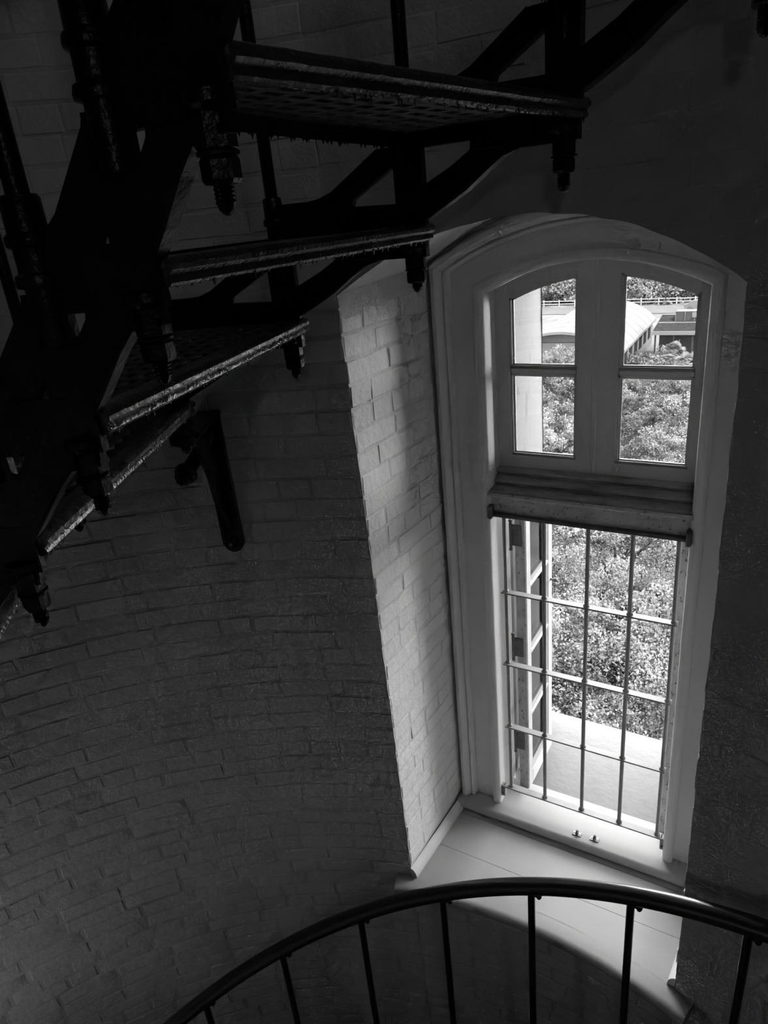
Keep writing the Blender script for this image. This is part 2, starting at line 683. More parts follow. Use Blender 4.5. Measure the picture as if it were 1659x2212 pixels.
lay(wall_upper, bsS, lambda s, z: cyl_frame(s, z), range(10, 45),
    lambda z: th_at(edgeL(z), z) * Rr + 0.004, lambda z: th_at(edgeR(z), z) * Rr - 0.004, above, 300, seed=5, stuff_m=MT['plaster'])
lay(wall_lower, bsW, lambda s, z: cyl_frame(s, z), range(73, 92),
    lambda z: th_at(edgeL(z), z) * Rr + 0.004, lambda z: th_at(edgeR(z), z) * Rr - 0.004,
    lambda a, b, z: z < ZSILL - 0.085, 300, seed=6)


def side_frame(edge, xf, flip):
    def fr(s, z):
        x0 = edge(z)
        y0 = WY + math.sqrt(RW(z) ** 2 - (x0 - WX) ** 2)
        d = Vector((xf - x0, YF + 0.03 - y0, 0))
        d.normalize()
        p = Vector((x0, y0, z)) + d * s
        m = Matrix.Identity(4)
        if flip:   # room side faces +x ; local -y is the face normal
            ax, ay = d, Vector((-d.y, d.x, 0)).normalized()
        else:
            ax, ay = -d, Vector((d.y, -d.x, 0)).normalized()
        for i in range(3):
            m[i][0], m[i][1], m[i][2], m[i][3] = ax[i], ay[i], (0, 0, 1)[i], p[i]
        return m
    return fr


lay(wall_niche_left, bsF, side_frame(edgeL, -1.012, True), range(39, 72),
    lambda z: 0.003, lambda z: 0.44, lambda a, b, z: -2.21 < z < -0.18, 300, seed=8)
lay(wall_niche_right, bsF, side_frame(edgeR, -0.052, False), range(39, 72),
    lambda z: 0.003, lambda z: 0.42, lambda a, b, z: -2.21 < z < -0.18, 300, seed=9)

# ------------------------------------------------------------------ outer shell, outer reveals, outer ledge
RO = 2.775
XOL, XOR = -0.865, -0.19


def outp(th, z):
    r = RO - 0.02 * (z + 2.274)
    return (WX + r * math.sin(th), WY + r * math.cos(th), z)


def oth(x, z=0):
    return math.asin((x - WX) / RO)


mb = MB()
aL, aR = oth(XOL), oth(XOR)
zz = np.linspace(-22, ZT + 0.05, 40)
mb.loft([[outp(aR + (2 * PI + aL - aR) * i / 80, z) for i in range(81)] for z in zz])
ZOT = -0.12
mb.loft([[outp(aL + (aR - aL) * i / 8, z) for i in range(9)] for z in np.linspace(ZOT, ZT + 0.05, 6)])
mb.loft([[outp(aL + (aR - aL) * i / 8, z) for i in range(9)] for z in np.linspace(-22, -2.36, 10)])
structure('wall_outer', mb, MT['outwall'], smooth=180)
for nm, x in (('wall_outer_left', XOL), ('wall_outer_right', XOR)):
    mb = MB()
    yo = outp(oth(x), -1)[1]
    loops = []
    for z in np.linspace(-2.4, -0.08, 60):
        yo = outp(oth(x), z)[1]
        e = 0.003 * nz(z * 14, x * 9)
        loops.append([(x + e * (i == 6), 2.06 + (yo + 0.002 - 2.06) * i / 6, z) for i in range(7)])
    mb.loft(loops)
    structure(nm, mb, MT['outwall'])
mb = MB()
mb.box(XOL - 0.02, XOR + 0.02, 2.05, 2.71, ZOT, ZOT + 0.12)
structure('wall_outer_head', mb, MT['outwall'])
mb = MB()
mb.bbox(XOL - 0.004, XOR + 0.02, 2.10, 2.70, -2.40, -2.30, 0.008)
structure('trim_1', mb, MT['ledge'])
# masonry that closes the gap round the frame
mb = MB()
mb.box(-1.25, -0.845, 2.03, 2.2, -2.6, 0.3)
mb.box(-0.205, 0.2, 2.03, 2.2, -2.6, 0.3)
mb.box(-0.845, -0.205, 2.13, 2.2, -0.165, 0.3)
mb.box(-0.845, -0.205, 2.03, 2.2, -2.6, -2.31)
structure('wall_frame_backing', mb, MT['outwall'])

# ------------------------------------------------------------------ window frame
win = root('window_1', (-0.53, 2.0, -2.226), kind='structure')
XC = -0.527


def P(mb, name, m, parent=win, smooth=None, **kw):
    o = mb.build(name, m, None, smooth, **kw)
    if parent is win:
        child_keep(o, win)
    else:
        o.parent = parent
    return o


def ring(hw, zs, zp, y, zb=-2.235, n=36):
    """up the left jamb, over the arch, down the right jamb"""
    rise = zp - zs
    R = (hw * hw + rise * rise) / (2 * rise)
    pts = [(XC - hw, y, zb + (zs - zb) * i / 10) for i in range(10)]
    for i in range(n + 1):
        x = -hw + 2 * hw * i / n
        pts.append((XC + x, y, zp - R + math.sqrt(max(0, R * R - x * x))))
    pts += [(XC + hw, y, zs + (zb - zs) * i / 10) for i in range(1, 11)]
    return pts


mb = MB()
mb.loft([ring(.345, -.205, -.125, 2.03), ring(.345, -.205, -.125, 1.999), ring(.42, -.167, -.056, 1.999), ring(.42, -.167, -.056, 2.03)], close=True)
P(mb, 'casing', MT['white'])
mb = MB()
mb.loft([ring(.308, -.230, -.153, 2.03), ring(.309, -.229, -.152, 1.985), ring(.313, -.226, -.15, 1.977), ring(.322, -.22, -.143, 1.972), ring(.334, -.212, -.134, 1.973),
         ring(.342, -.207, -.127, 1.981), ring(.344, -.205, -.125, 1.999), ring(.344, -.205, -.125, 2.03)], close=True)
P(mb, 'inner_bead', MT['white'], smooth=50)
mb = MB()
mb.loft([ring(.4205, -.167, -.056, 2.03), ring(.4205, -.167, -.056, 1.995), ring(.424, -.166, -.053, 1.976), ring(.432, -.163, -.047, 1.972), ring(.437, -.160, -.042, 1.980),
         ring(.444, -.158, -.036, 1.966), ring(.456, -.152, -.025, 1.955), ring(.468, -.147, -.014, 1.958), ring(.478, -.142, -.006, 1.972), ring(.483, -.138, .004, 1.99), ring(.484, -.136, .008, 2.0), ring(.505, -.12, .05, 2.005), ring(.505, -.12, .05, 2.03)], close=True)
P(mb, 'outer_moulding', MT['white'], smooth=50)
# jambs, from the bead outwards
mb = MB()
mb.loft([ring(.3135, -.2262, -.1502, 2.0, -2.3), ring(.3135, -.2262, -.1502, 2.16, -2.3), ring(.345, -.205, -.12, 2.16, -2.3), ring(.345, -.205, -.12, 2.0, -2.3)], close=True)
P(mb, 'jamb', MT['white'])

# arched upper sashes
SY0, SY1 = 2.085, 2.125


def sash_top(x):
    return -.194 - .88 * (x - XC) ** 2


def frame_top(x):
    return -.152 - .78 * (x - XC) ** 2


def ybox(mb, x0, x1, z0, z1, y0=SY0, y1=SY1, b=0.002):
    return mb.bbox(x0, x1, y0, y1, z0, z1, b)


def sash(x0, x1, o0, o1):
    """x0..x1 the sash, o0..o1 its glazed opening"""
    mb = MB()
    f = lambda u, v, t: (u, t, v)
    zb0, zb1 = -.803, -.762
    zm0, zm1 = -.4885, -.4705
    mb.prism([(x0, zb0), (o0, zb0), (o0, frame_top(o0)), (x0, frame_top(x0) - 0.0)], f, SY0, SY1)
    mb.prism([(o1, zb0), (x1, zb0), (x1, frame_top(x1)), (o1, frame_top(o1))], f, SY0, SY1)
    mb.prism([(o0, zb0), (o1, zb0), (o1, zb1), (o0, zb1)], f, SY0, SY1)
    xs = [o0 + (o1 - o0) * i / 12 for i in range(13)]
    mb.prism([(x, sash_top(x)) for x in xs] + [(x, frame_top(x)) for x in reversed(xs)], f, SY0, SY1)
    s = P(mb, 'sash', MT['sash'])
    for y0, y1, w_ in ((2.092, 2.104, 0.006), (2.102, 2.11, 0.011)):
        mb = MB()
        for za, zt in ((zb1, zm0), (zm1, None)):
            top = (lambda x: sash_top(x)) if zt is None else (lambda x, q=zt: q)
            for a, b in ((o0 + .0, o0 + w_), (o1 - w_, o1)):
                mb.prism([(a, za), (b, za), (b, top(b)), (a, top(a))], f, y0, y1)
            mb.prism([(o0, za), (o1, za), (o1, za + w_), (o0, za + w_)], f, y0, y1)
            mb.prism([(x, top(x) - w_) for x in xs] + [(x, top(x)) for x in reversed(xs)], f, y0, y1)
        o = mb.build('glazing_bead', MT['sash'], s)
    mb = MB()
    ybox(mb, o0, o1, zm0, zm1, SY0 + 0.004, SY1 - 0.002, 0.004)
    mb.build('muntin', MT['worn'] if False else MT['sash'], s)
    mb = MB()
    mb.prism([(o0 - .004, zm1 - .004), (o1 + .004, zm1 - .004)] + [(x, sash_top(x) + .004) for x in reversed(xs)], f, 2.108, 2.111)
    mb.build('glass_pane', MT['glass'], s)
    mb = MB()
    mb.prism([(o0 - .004, zb1 - .004), (o1 + .004, zb1 - .004), (o1 + .004, zm0 + .004), (o0 - .004, zm0 + .004)], f, 2.108, 2.111)
    mb.build('glass_pane', MT['glass'], s)
    # dusty lower ledges of the panes
    for z in (zb1, zm1):
        mb = MB()
        mb.bbox(o0 + .002, o1 - .002, 2.088, 2.1095, z - .001, z + .008, 0.002)
        mb.build('putty_ledge', MT['dusty'], s)
    return s


sash(-.840, -.5285, -.797, -.584)
sash(-.5275, -.2135, -.462, -.2515)
mb = MB()
mb.bbox(-.5345, -.5215, 2.0815, 2.09, -.803, -.156, .002)
P(mb, 'astragal', MT['sash'])

# transom between the sashes and the grille
f = lambda u, v, t: (t, u, v)
mb = MB()
mb.prism([(2.13, -.80), (2.062, -.803), (2.056, -.806), (2.053, -.812), (2.059, -.818), (2.059, -.823), (2.030, -.826), (2.022, -.829), (2.018, -.836),
          (2.025, -.842), (2.025, -.847), (1.990, -.850), (1.980, -.853), (1.977, -.858), (1.98, -.86), (2.13, -.86)], f, -.843, -.211)
P(mb, 'transom_ledge', MT['dusty'])
mb = MB()
mb.prism([(2.13, -.8602), (1.976, -.8602), (1.972, -.868), (1.975, -.874), (1.99, -.8745), (1.992, -.934), (2.13, -.934)], f, -.843, -.211)
P(mb, 'transom_board', MT['rusty'])

# stool under the casing
mb = MB()
mb.prism([(2.13, -2.226), (1.935, -2.226), (1.925, -2.229), (1.9195, -2.237), (1.9185, -2.249), (1.922, -2.26), (1.93, -2.268), (2.13, -2.31)],
         f, -1.008, -.06)
P(mb, 'stool', MT['board'], smooth=40)

# sill boards of the niche with a rounded nosing following the wall
sill = root('window_sill', (-0.57, 1.7, ZSILL), kind='structure')
sill.name = 'trim_2'


def nose(th, r):
    return (WX + r * math.sin(th), WY + r * math.cos(th))


def sill_poly(ya, yb):
    """outline between two distances; ya None = the nosing"""
    XL = lambda y: -1.0295 + (y - 1.55) * 0.04
    XR = lambda y: -.1005 + (y - 1.55) * 0.1
    if ya is None:
        t0, t1 = math.radians(-17.1), math.radians(17.6)
        rim = [t0 + (t1 - t0) * i / 40 for i in range(41)]
        fr = [(th, 1) for th in rim]
        return rim, XL, XR
    return [(XL(ya), ya), (XR(ya), ya), (XR(yb), yb), (XL(yb), yb)]


rim, XL, XR = sill_poly(None, None)
prof = [(1.735, -.044), (1.690, -.044), (1.678, -.041), (1.670, -.034), (1.666, -.022), (1.670, -.009), (1.679, -.002), (1.690, 0), (1.738, 0)]
mb = MB()
loops = [[nose(th, r) + (ZSILL + h,) for th in rim] for r, h in prof]
mb.loft(loops)
for th in (rim[0], rim[-1]):
    pts = [nose(th, r) + (ZSILL + h,) for r, h in prof]
    mb.add(pts, [tuple(range(len(pts)))])
yb1 = 1.728
xs_ = [XL(1.6) + (XR(1.6) - XL(1.6)) * i / 20 for i in range(21)]
front = []
for x in xs_:
    th = math.asin((x - WX) / 1.737)
    front.append(nose(th, 1.737))
vs = [(x, y, ZSILL) for x, y in front] + [(x, yb1, ZSILL) for x, y in front]
mb.add(vs, [(i, i + 1, 22 + i, 21 + i) for i in range(20)])
o = mb.build('board', MT['board'], None, smooth=40)
child_keep(o, sill)
mb = MB()
mb.prism(sill_poly(yb1 + .0018, 1.905), lambda u, v, t: (u, v, t), ZSILL - .04, ZSILL - .0004)
child_keep(mb.build('board', MT['board']), sill)
mb = MB()
mb.prism(sill_poly(1.9068, 1.99), lambda u, v, t: (u, v, t), ZSILL - .04, ZSILL)
child_keep(mb.build('board', MT['board']), sill)

# quarter round strips along the feet of the niche walls
for n_, (x0, y0, x1, y1, sgn) in enumerate(((-1.028, 1.552, -1.006, 1.93, 1), (-.102, 1.56, -.066, 1.93, -1))):
    mb = MB()
    pr = [(0, 0), (.024, 0), (.024, .008), (.021, .022), (.014, .032), (.006, .038), (0, .04)]
    l = []
    for fr in (0, 1):
        x, y = x0 + (x1 - x0) * fr, y0 + (y1 - y0) * fr
        l.append([(x + sgn * a, y, ZSILL + b) for a, b in pr])
    mb.loft(l)
    mb.add(l[0], [tuple(range(len(pr)))])
    structure('baseboard_' + ('left', 'right')[n_], mb, MT['white'], smooth=50)


# ------------------------------------------------------------------ casements that open outwards
def casement(x0, x1, loc_y, label, pin_x):
    y0, y1 = loc_y
    c = root('casement', (x0, y0, -2.24), label=label, category='casement window', group='casements folded back outside the grille')
    z0, z1 = -2.235, -.945
    mb = MB()
    mb.bbox(x0, x1, y0, y0 + .045, z0, z1, .002)
    mb.bbox(x0, x1, y1 - .045, y1, z0, z1, .002)
    mb.bbox(x0, x1, y0 + .045, y1 - .045, z0, z0 + .07, .002)
    mb.bbox(x0, x1, y0 + .045, y1 - .045, z1 - .05, z1, .002)
    fr = mb.build('frame', MT['dimmed'])
    child_keep(fr, c)
    mb = MB()
    mb.bbox(x0 + .002, x1 - .002, y0 - .004, y0 + .0005, z0, z1, .001)
    child_keep(mb.build('worn_edge', MT['worn']), c)
    za, zb = z0 + .07, z1 - .05
    for i in range(1, 4):
        z = za + (zb - za) * i / 4
        mb = MB()
        mb.bbox(x0 + .004, x1 - .001, y0 + .045, y1 - .045, z - .009, z + .009, .003)
        child_keep(mb.build('muntin', MT['dimmed']), c)
    for i in range(4):
        a, b = za + (zb - za) * i / 4, za + (zb - za) * (i + 1) / 4
        mb = MB()
        mb.box((x0 + x1) / 2 - .0015, (x0 + x1) / 2 + .0015, y0 + .042, y1 - .042, a + .007, b - .007)
        child_keep(mb.build('glass_pane', MT['glass']), c)
        for ya, yc in ((y0 + .045, y0 + .054), (y1 - .054, y1 - .045)):
            mb = MB()
            mb.box((x0 + x1) / 2 + .002, x1 - .004, ya, yc, a + .009, b - .009)
            child_keep(mb.build('glazing_bead', MT['dimmed']), c)
    for z in (-1.065, -1.535, -1.985):
        mb = MB()
        mb.bbox(min(pin_x, (x0 + x1) / 2 + .006), max(pin_x, (x0 + x1) / 2 + .006), y0 - .0075, y0 - .0035, z - .042, z + .042, .001)
        h = mb.build('hinge', MT['hinge'])
        child_keep(h, c)
        mb = MB()
        mb.lathe([(.0, -.062), (.006, -.06), (.007, -.054), (.004, -.049), (.0055, -.046), (.0055, .046), (.004, .049), (.007, .054), (.006, .06), (.0, .062)],
                 (pin_x, y0 - .009, z), 10)
        p = mb.build('hinge_pin', MT['hinge'], h, smooth=50)
        p.matrix_parent_inverse = Matrix.Identity(4)
        for dz, dx in ((-.028, .012), (0, .02), (.028, .012)):
            mb = MB()
            mb.lathe([(.0035, 0), (.003, .0012)], (pin_x + (dx if pin_x < -.5 else -dx), y0 - .0075, z + dz), 8, up=(0, -1, 0))
            mb.build('screw', MT['hinge'], h)
    mb = MB()
    mb.lathe([(.006, 0), (.0045, .012), (.009, .018), (.009, .026), (.004, .03)], (x1, y1 - .02, -1.38), 10, up=(1, 0, 0))
    child_keep(mb.build('knob', MT['rustbar'], None, smooth=50), c)
    return c


casement(-.800, -.759, (2.104, 2.40), 'left casement folded open beside the grille, showing panes and three hinges', -.812)
casement(-.252, -.219, (2.104, 2.40), 'right casement folded open, seen edge-on beside the right grille rod', -.215)

# ------------------------------------------------------------------ grille
gr = root('window_grille', (-.53, 2.0, -2.14), label='painted iron grille of five upright rods across the open lower window', category='grille')
GX = [-.797, -.659, -.516, -.377, -.243]
for i, x in enumerate(GX):
    mb = MB()
    x2 = x - .004 * (i - 2) * 0.0
    mb.tube([(x + (0, -.001, .001, -.002, -.004)[i], 2.0, -.935), (x, 2.001, -1.5), (x, 2.0, -2.142)], .0068, 10)
    for z in (-1.242, -1.544, -1.834, -2.139):
        mb.lathe([(.0068, -.004), (.0105, -.002), (.0105, .004), (.007, .009)], (x, 2.0, z + .002), 10)
    child_keep(mb.build('rod', MT['grille'], None, smooth=50), gr)
for z in (-1.242, -1.544, -1.834):
    mb = MB()
    mb.bbox(-.812, -.232, 1.986, 2.014, z - .003, z + .003, .0012)
    child_keep(mb.build('crossbar', MT['grille']), gr)
mb = MB()
mb.bbox(-.826, -.224, 1.984, 2.014, -2.143, -2.137, .0012)
mb.bbox(-.836, -.820, 1.986, 2.010, -2.19, -2.137, .002)
mb.bbox(-.230, -.215, 1.986, 2.010, -2.19, -2.137, .002)
child_keep(mb.build('bottom_bar', MT['grille']), gr)
for x in (-.828, -.2225):
    mb = MB()
    mb.lathe([(.004, 0), (.004, .003), (.002, .005)], (x, 1.986, -2.172), 10, up=(0, -1, 0))
    child_keep(mb.build('bolt', MT['rustbar']), gr)
mb = MB()
mb.bbox(-.834, -.218, 1.974, 2.02, -.946, -.9345, .002)
mb.bbox(-.842, -.826, 1.962, 1.992, -.952, -.905, .004)
mb.bbox(-.226, -.210, 1.962, 1.992, -.956, -.905, .004)
child_keep(mb.build('top_bar', MT['rustbar'], label='rusty top bar under the transom'), gr)

# catches screwed to the stool
def catch(x, y, label):
    c = root('window_catch', (x, y, -2.226), label=label, category='catch', group='catches on the window stool')
    mb = MB()
    mb.bbox(-.017, .017, -.010, .010, 0, .003, .001)
    for sx in (-.011, .011):
        mb.lathe([(.003, .003), (.0025, .0045)], (sx, 0, 0), 8)
    mb.build('base_plate', MT['chrome'], c)
    mb = MB()
    mb.bbox(-.005, -.002, -.008, .008, .003, .014, .001)
    mb.bbox(.002, .005, -.008, .008, .003, .014, .001)
    mb.bbox(-.002, .002, -.004, .004, .006, .02, .001)
    mb.build('hasp', MT['rustbar'], c)


# (their places follow from the stool's top plane)
catch(-.520, 1.958, 'small metal catch on the stool, the one nearer the middle rod')
catch(-.455, 1.962, 'small metal catch on the stool, the one to the right of its twin')


# ------------------------------------------------------------------ spiral stair overhead
SX, SY = -.5894, -.1056
DT, RISE = .2142, .1734
RO_, RI_ = 1.4532, .674


def TH(k):
    return .3437 - k * DT


def ZK(k):
    return .3042 - k * RISE


def sp(th, r, z, c=(SX, SY)):
    return (c[0] + r * math.sin(th), c[1] + r * math.cos(th), z)


def hexprof(mb, r, h0, h1, axis):
    c = .004
    mb.lathe([(r * .86, h0), (r, h0 + c), (r, h1 - c), (r * .86, h1)], axis, 6)


def panel_polys(bw):
    """pieces of one string panel: u across the tread (0 lower post .. 1 upper post), v in rises above the tread"""
    a = 1 - bw
    return [
        [(0.0, .16), (a, .16), (a, .40), (.585, .42), (.60, .49), (.45, .605), (.36, .548), (.28, .53), (.0, .53)],         # foot of the upper brace
        [(.45, .605), (.60, .49), (.885, .775), (.915, .77), (a, .99), (.80, .99), (.51, .67)],                             # upper brace
        [(a, .16), (1 + bw, .16), (1 + bw, .99), (a, .99)],                                                                  # upright
        [(.434, -.02), (1 + bw * .9, -.02), (1 + bw * .9, -.2), (.915, -.2), (.756, -.2), (.636, -.26), (.52, -.39), (.398, -.54), (.3, -.28), (.424, -.15)],
        [(.0, -.84), (.112, -.8), (.26, -.67), (.398, -.54), (.3, -.28), (.103, -.44), (.0, -.53)],
        [(-.02, -.06), (.46, -.06), (.46, .16), (-.02, .16)],
        [(.4, -.03), (1 + bw, -.03), (1 + bw, .17), (.4, .17)],
    ]


INNER = [[(-.02, -.145), (1.2, -.145), (1.2, .27), (-.02, .27)],
         [(0, .27), (.67, .27), (.795, .42), (.80, .99), (.77, .93), (.33, .48), (.24, .42), (0, .42)],
         [(.79, .27), (1.2, .27), (1.2, 1.0), (.79, 1.0)],
         [(.19, -.89), (.37, -.715), (.66, -.42), (.83, -.285), (1.15, -.25), (1.15, -.14), (.38, -.14), (.365, -.19), (.27, -.28), (.19, -.33)]]


def panel_mesh(mb, k, r, bw, half, dt=DT, th0=None, zk=None, rise=RISE, c=(SX, SY)):
    t0 = TH(k + 1) if th0 is None else th0
    z_ = ZK(k) if zk is None else zk
    fn = lambda u, v, t: sp(t0 + u * dt, r + t, z_ + v * rise, c)
    if bw > .12:
        for poly in INNER:
            mb.prism(poly, fn, -half, half)
        edge = [(.19, -.89), (.37, -.715), (.66, -.42), (.83, -.285), (1.15, -.25)]
        mb.prism(edge + [(u, v + .05) for u, v in reversed(edge)], fn, -half * 1.4, half * 1.4)
        return
    for poly in panel_polys(bw):
        mb.prism(poly, fn, -half, half)
    # raised flange along the bottom edge of the lower brace
    edge = [(.0, -.84), (.112, -.8), (.26, -.67), (.398, -.54), (.52, -.39), (.636, -.26), (.756, -.2), (.95, -.2)]
    mb.prism(edge + [(u, v + .07) for u, v in reversed(edge)], fn, -half * 1.35, half * 1.35)
    top = [(.05, .53), (.28, .53), (.36, .548), (.45, .605), (.51, .67), (.80, .99)]
    mb.prism(top + [(u + .03, v - .06) for u, v in reversed(top)], fn, -half * 1.5, half * 1.5)


def stair_post(k, r, big, parent, tip, ballen, c=(SX, SY), th=None, z=None, z_up=None):
    th = TH(k) if th is None else th
    z = ZK(k) if z is None else z
    zu = z + RISE if z_up is None else z_up
    x, y, _ = sp(th, r, 0, c)
    q = .86 if big else .95
    g = .95 if big else .86
    mb = MB()
    # pendant bolt below the tread: collar, coupling, hex nut, threaded end
    mb.lathe([(.020 * q, .0), (.030 * q, -.002), (.031 * q, -.012), (.024 * q, -.016), (.022 * q, -.02)], (x, y, z - .03 * RISE), 18)
    post = mb.build('post', MT['iron'], parent, smooth=40)
    mb = MB()
    hexprof(mb, .0235 * q, -.058, -.02, (x, y, z))
    mb.lathe([(.024 * q, -.06), (.0245 * q, -.057), (.02 * q, -.056)], (x, y, z), 16)
    hexprof(mb, .0225 * q, -.085, -.06, (x, y, z))
    mb.build('hex_nut', MT['iron'], post, smooth=30)
    mb = MB()
    prof = []
    h = -.085
    n = int((tip - .085) / .004)
    for i in range(max(2, n)):
        prof += [(.0125 * q, h), (.0108 * q, h - .002)]
        h -= .004
    prof += [(.009 * q, h - .003), (.003 * q, h - .008)]
    mb.lathe(prof, (x, y, z), 12)
    mb.build('threaded_end', MT['iron'], post, smooth=60)
    # the socket standing on the next tread up
    mb = MB()
    mb.lathe([(.022 * g, -.06), (.022 * g, .006), (.030 * g, .008), (.031 * g, .014), (.029 * g, .021), (.024 * g, .024), (.0235 * g, .03), (.0235 * g, .050),
              (.029 * g, .053), (.030 * g, .058), (.029 * g, .064), (.0245 * g, .068), (.024 * g, .103), (.021 * g, .107)], (x, y, zu), 20)
    mb.build('socket', MT['iron'], post, smooth=40)
    if ballen:
        mb = MB()
        mb.tube([(x, y, zu + .10), (x, y, zu + ballen)], .0135, 12)
        mb.build('baluster', MT['iron'], parent, smooth=60)
    return post


def tread_edge(mb, a, b, up, out, prof):
    """prof (o, h) swept from a to b; out = horizontal normal"""
    l = []
    n = 60
    for i in range(n + 1):
        p = Vector(a).lerp(Vector(b), i / n)
        w = .0012 * nz(i * .9, p.x * 7)
        l.append([p + out * (o + w) + Vector((0, 0, h + w * .7)) for o, h in prof])
    mb.loft(l)
    for e in (l[0], l[-1]):
        mb.add(e, [tuple(range(len(e)))])


def tread(k, parent, c=(SX, SY), th_lo=None, th_hi=None, z=None, ri=RI_, ro=RO_, grate_m=None):
    tl = TH(k + 1) if th_lo is None else th_lo
    tu = TH(k) if th_hi is None else th_hi
    z = ZK(k) if z is None else z
    oh = .034
    A = Vector(sp(tu + oh / ri, ri + .003, z, c))
    B = Vector(sp(tu + oh / ro, ro + .012, z, c))
    C_ = Vector(sp(tl - .012 / ri, ri + .003, z, c))
    D = Vector(sp(tl - .012 / ro, ro + .012, z, c))
    hT, hB = .16 * RISE, -.01 * RISE
    # grating: a plate pierced by rows of slots
    nr, ntn = 46, 17
    mb = MB()
    vs = []
    for lay_ in (hT - .004, hT - .011):
        for j in range(ntn + 1):
            for i in range(nr + 1):
                f_, g_ = i / nr, j / ntn
                p = A.lerp(B, f_).lerp(C_.lerp(D, f_), g_)
                vs.append((p.x, p.y, p.z + lay_))
    N = (nr + 1) * (ntn + 1)
    solid = lambda i, j: 0 <= i < nr and 0 <= j < ntn and not (i % 3 != 0 and j % 2 == 1 and 2 < i < nr - 2)
    fs = []
    q = lambda i, j, l: l * N + j * (nr + 1) + i
    for j in range(ntn):
        for i in range(nr):
            if solid(i, j):
                fs.append((q(i, j, 0), q(i + 1, j, 0), q(i + 1, j + 1, 0), q(i, j + 1, 0)))
                fs.append((q(i, j, 1), q(i, j + 1, 1), q(i + 1, j + 1, 1), q(i + 1, j, 1)))
                if not solid(i - 1, j):
                    fs.append((q(i, j, 0), q(i, j + 1, 0), q(i, j + 1, 1), q(i, j, 1)))
                if not solid(i + 1, j):
                    fs.append((q(i + 1, j, 0), q(i + 1, j, 1), q(i + 1, j + 1, 1), q(i + 1, j + 1, 0)))
                if not solid(i, j - 1):
                    fs.append((q(i, j, 0), q(i, j, 1), q(i + 1, j, 1), q(i + 1, j, 0)))
                if not solid(i, j + 1):
                    fs.append((q(i, j + 1, 0), q(i + 1, j + 1, 0), q(i + 1, j + 1, 1), q(i, j + 1, 1)))
    mb.add(vs, fs)
    t = mb.build('tread', MT['grate'] if grate_m is None else grate_m, parent)
    # upper-end edge: a roll above a thin lip, lightened for the light it catches
    d = (B - A).normalized()
    out = Vector((d.y, -d.x, 0))
    if out.dot(C_ - A) > 0:
        out = -out
    mb = MB()
    prof = [(-.030, hT), (-.004, hT + .001), (.004, hT - .002), (.009, hT - .008), (.009, hT - .014), (.004, hT - .018), (.001, hT - .020),
            (.003, hT - .023), (.004, hT - .028), (.001, hB - .002), (-.006, hB - .003), (-.008, hT - .014), (-.030, hT - .012)]
    tread_edge(mb, A, B, None, out, prof)
    # paint drips
    r = random.Random(k * 3 + 1)
    for i in range(70):
        p = A.lerp(B, r.random())
        ln = r.choice((.003, .004, .006, .009)) * r.uniform(.6, 1.2)
        w = r.uniform(.001, .0022)
        m = Matrix.Translation(p + out * r.uniform(-.005, .002) + Vector((0, 0, hB - .001)))
        mb.add([m @ Vector(v) for v in ((-w, -w, 0), (w, -w, 0), (w, w, 0), (-w, w, 0), (r.uniform(-.001, .001), 0, -ln))],
               [(0, 1, 4), (1, 2, 4), (2, 3, 4), (3, 0, 4)])
    mb.build('back_edge', MT['edge'], t, smooth=35)
    mb = MB()
    d2 = (D - C_).normalized()
    out2 = Vector((d2.y, -d2.x, 0))
    if out2.dot(A - C_) > 0:
        out2 = -out2
    prof = [(-.022, hT), (.006, hT), (.011, hT - .006), (.010, hT - .016), (.004, hT - .020), (.003, hB - .004), (-.003, hB - .005), (-.004, hT - .012), (-.022, hT - .012)]
    tread_edge(mb, C_, D, None, out2, prof)
    for i in range(60):
        p = C_.lerp(D, r.random())
        ln = r.uniform(.003, .009)
        w = r.uniform(.001, .002)
        m = Matrix.Translation(p + out2 * r.uniform(-.003, .003) + Vector((0, 0, hB - .004)))
        mb.add([m @ Vector(v) for v in ((-w, -w, 0), (w, -w, 0), (w, w, 0), (-w, w, 0), (0, 0, -ln))], [(0, 1, 4), (1, 2, 4), (2, 3, 4), (3, 0, 4)])
    mb.build('nosing', MT['iron'], t, smooth=35)
    return t


stair = root('spiral_staircase', (0, 0, 0), label='black cast-iron spiral staircase flight seen from below, sweeping across the upper left', category='staircase')
TIPO = {1: .113, 2: .100, 3: .102, 4: .10, 5: .10}
TIPI = {1: .108, 2: .108, 3: .112, 4: .112}
K0, K1 = -6, 9
for k in range(K0, K1):
    tread(k, stair)
    for r_, bw in ((RO_, .10), (RI_, .17)):
        mb = MB()
        panel_mesh(mb, k, r_, bw, .0095 if bw < .12 else .0065)
        mb.build('string_panel', MT['iron'], stair)
for k in range(K0, K1 + 1):
    stair_post(k, RO_, False, stair, TIPO.get(k, .115), 0.95)
    stair_post(k, RI_, True, stair, TIPI.get(k, .118), 0.95)


def helix_rail(parent, r, dz, rad, ka, kb, c, thf, zf, m, seg=14, step=8):
    pts = []
    n = int((kb - ka) * step)
    for i in range(n + 1):
        k = ka + (kb - ka) * i / n
        pts.append(sp(thf(k), r, zf(k) + dz, c))
    mb = MB()
    mb.tube(pts, rad, seg)
    return mb.build('handrail', m, parent, smooth=60)


helix_rail(stair, RO_, RISE + .95, .026, K0, K1, (SX, SY), TH, ZK, MT['rail'])
helix_rail(stair, RI_, RISE + .95, .026, K0, K1, (SX, SY), TH, ZK, MT['rail'])

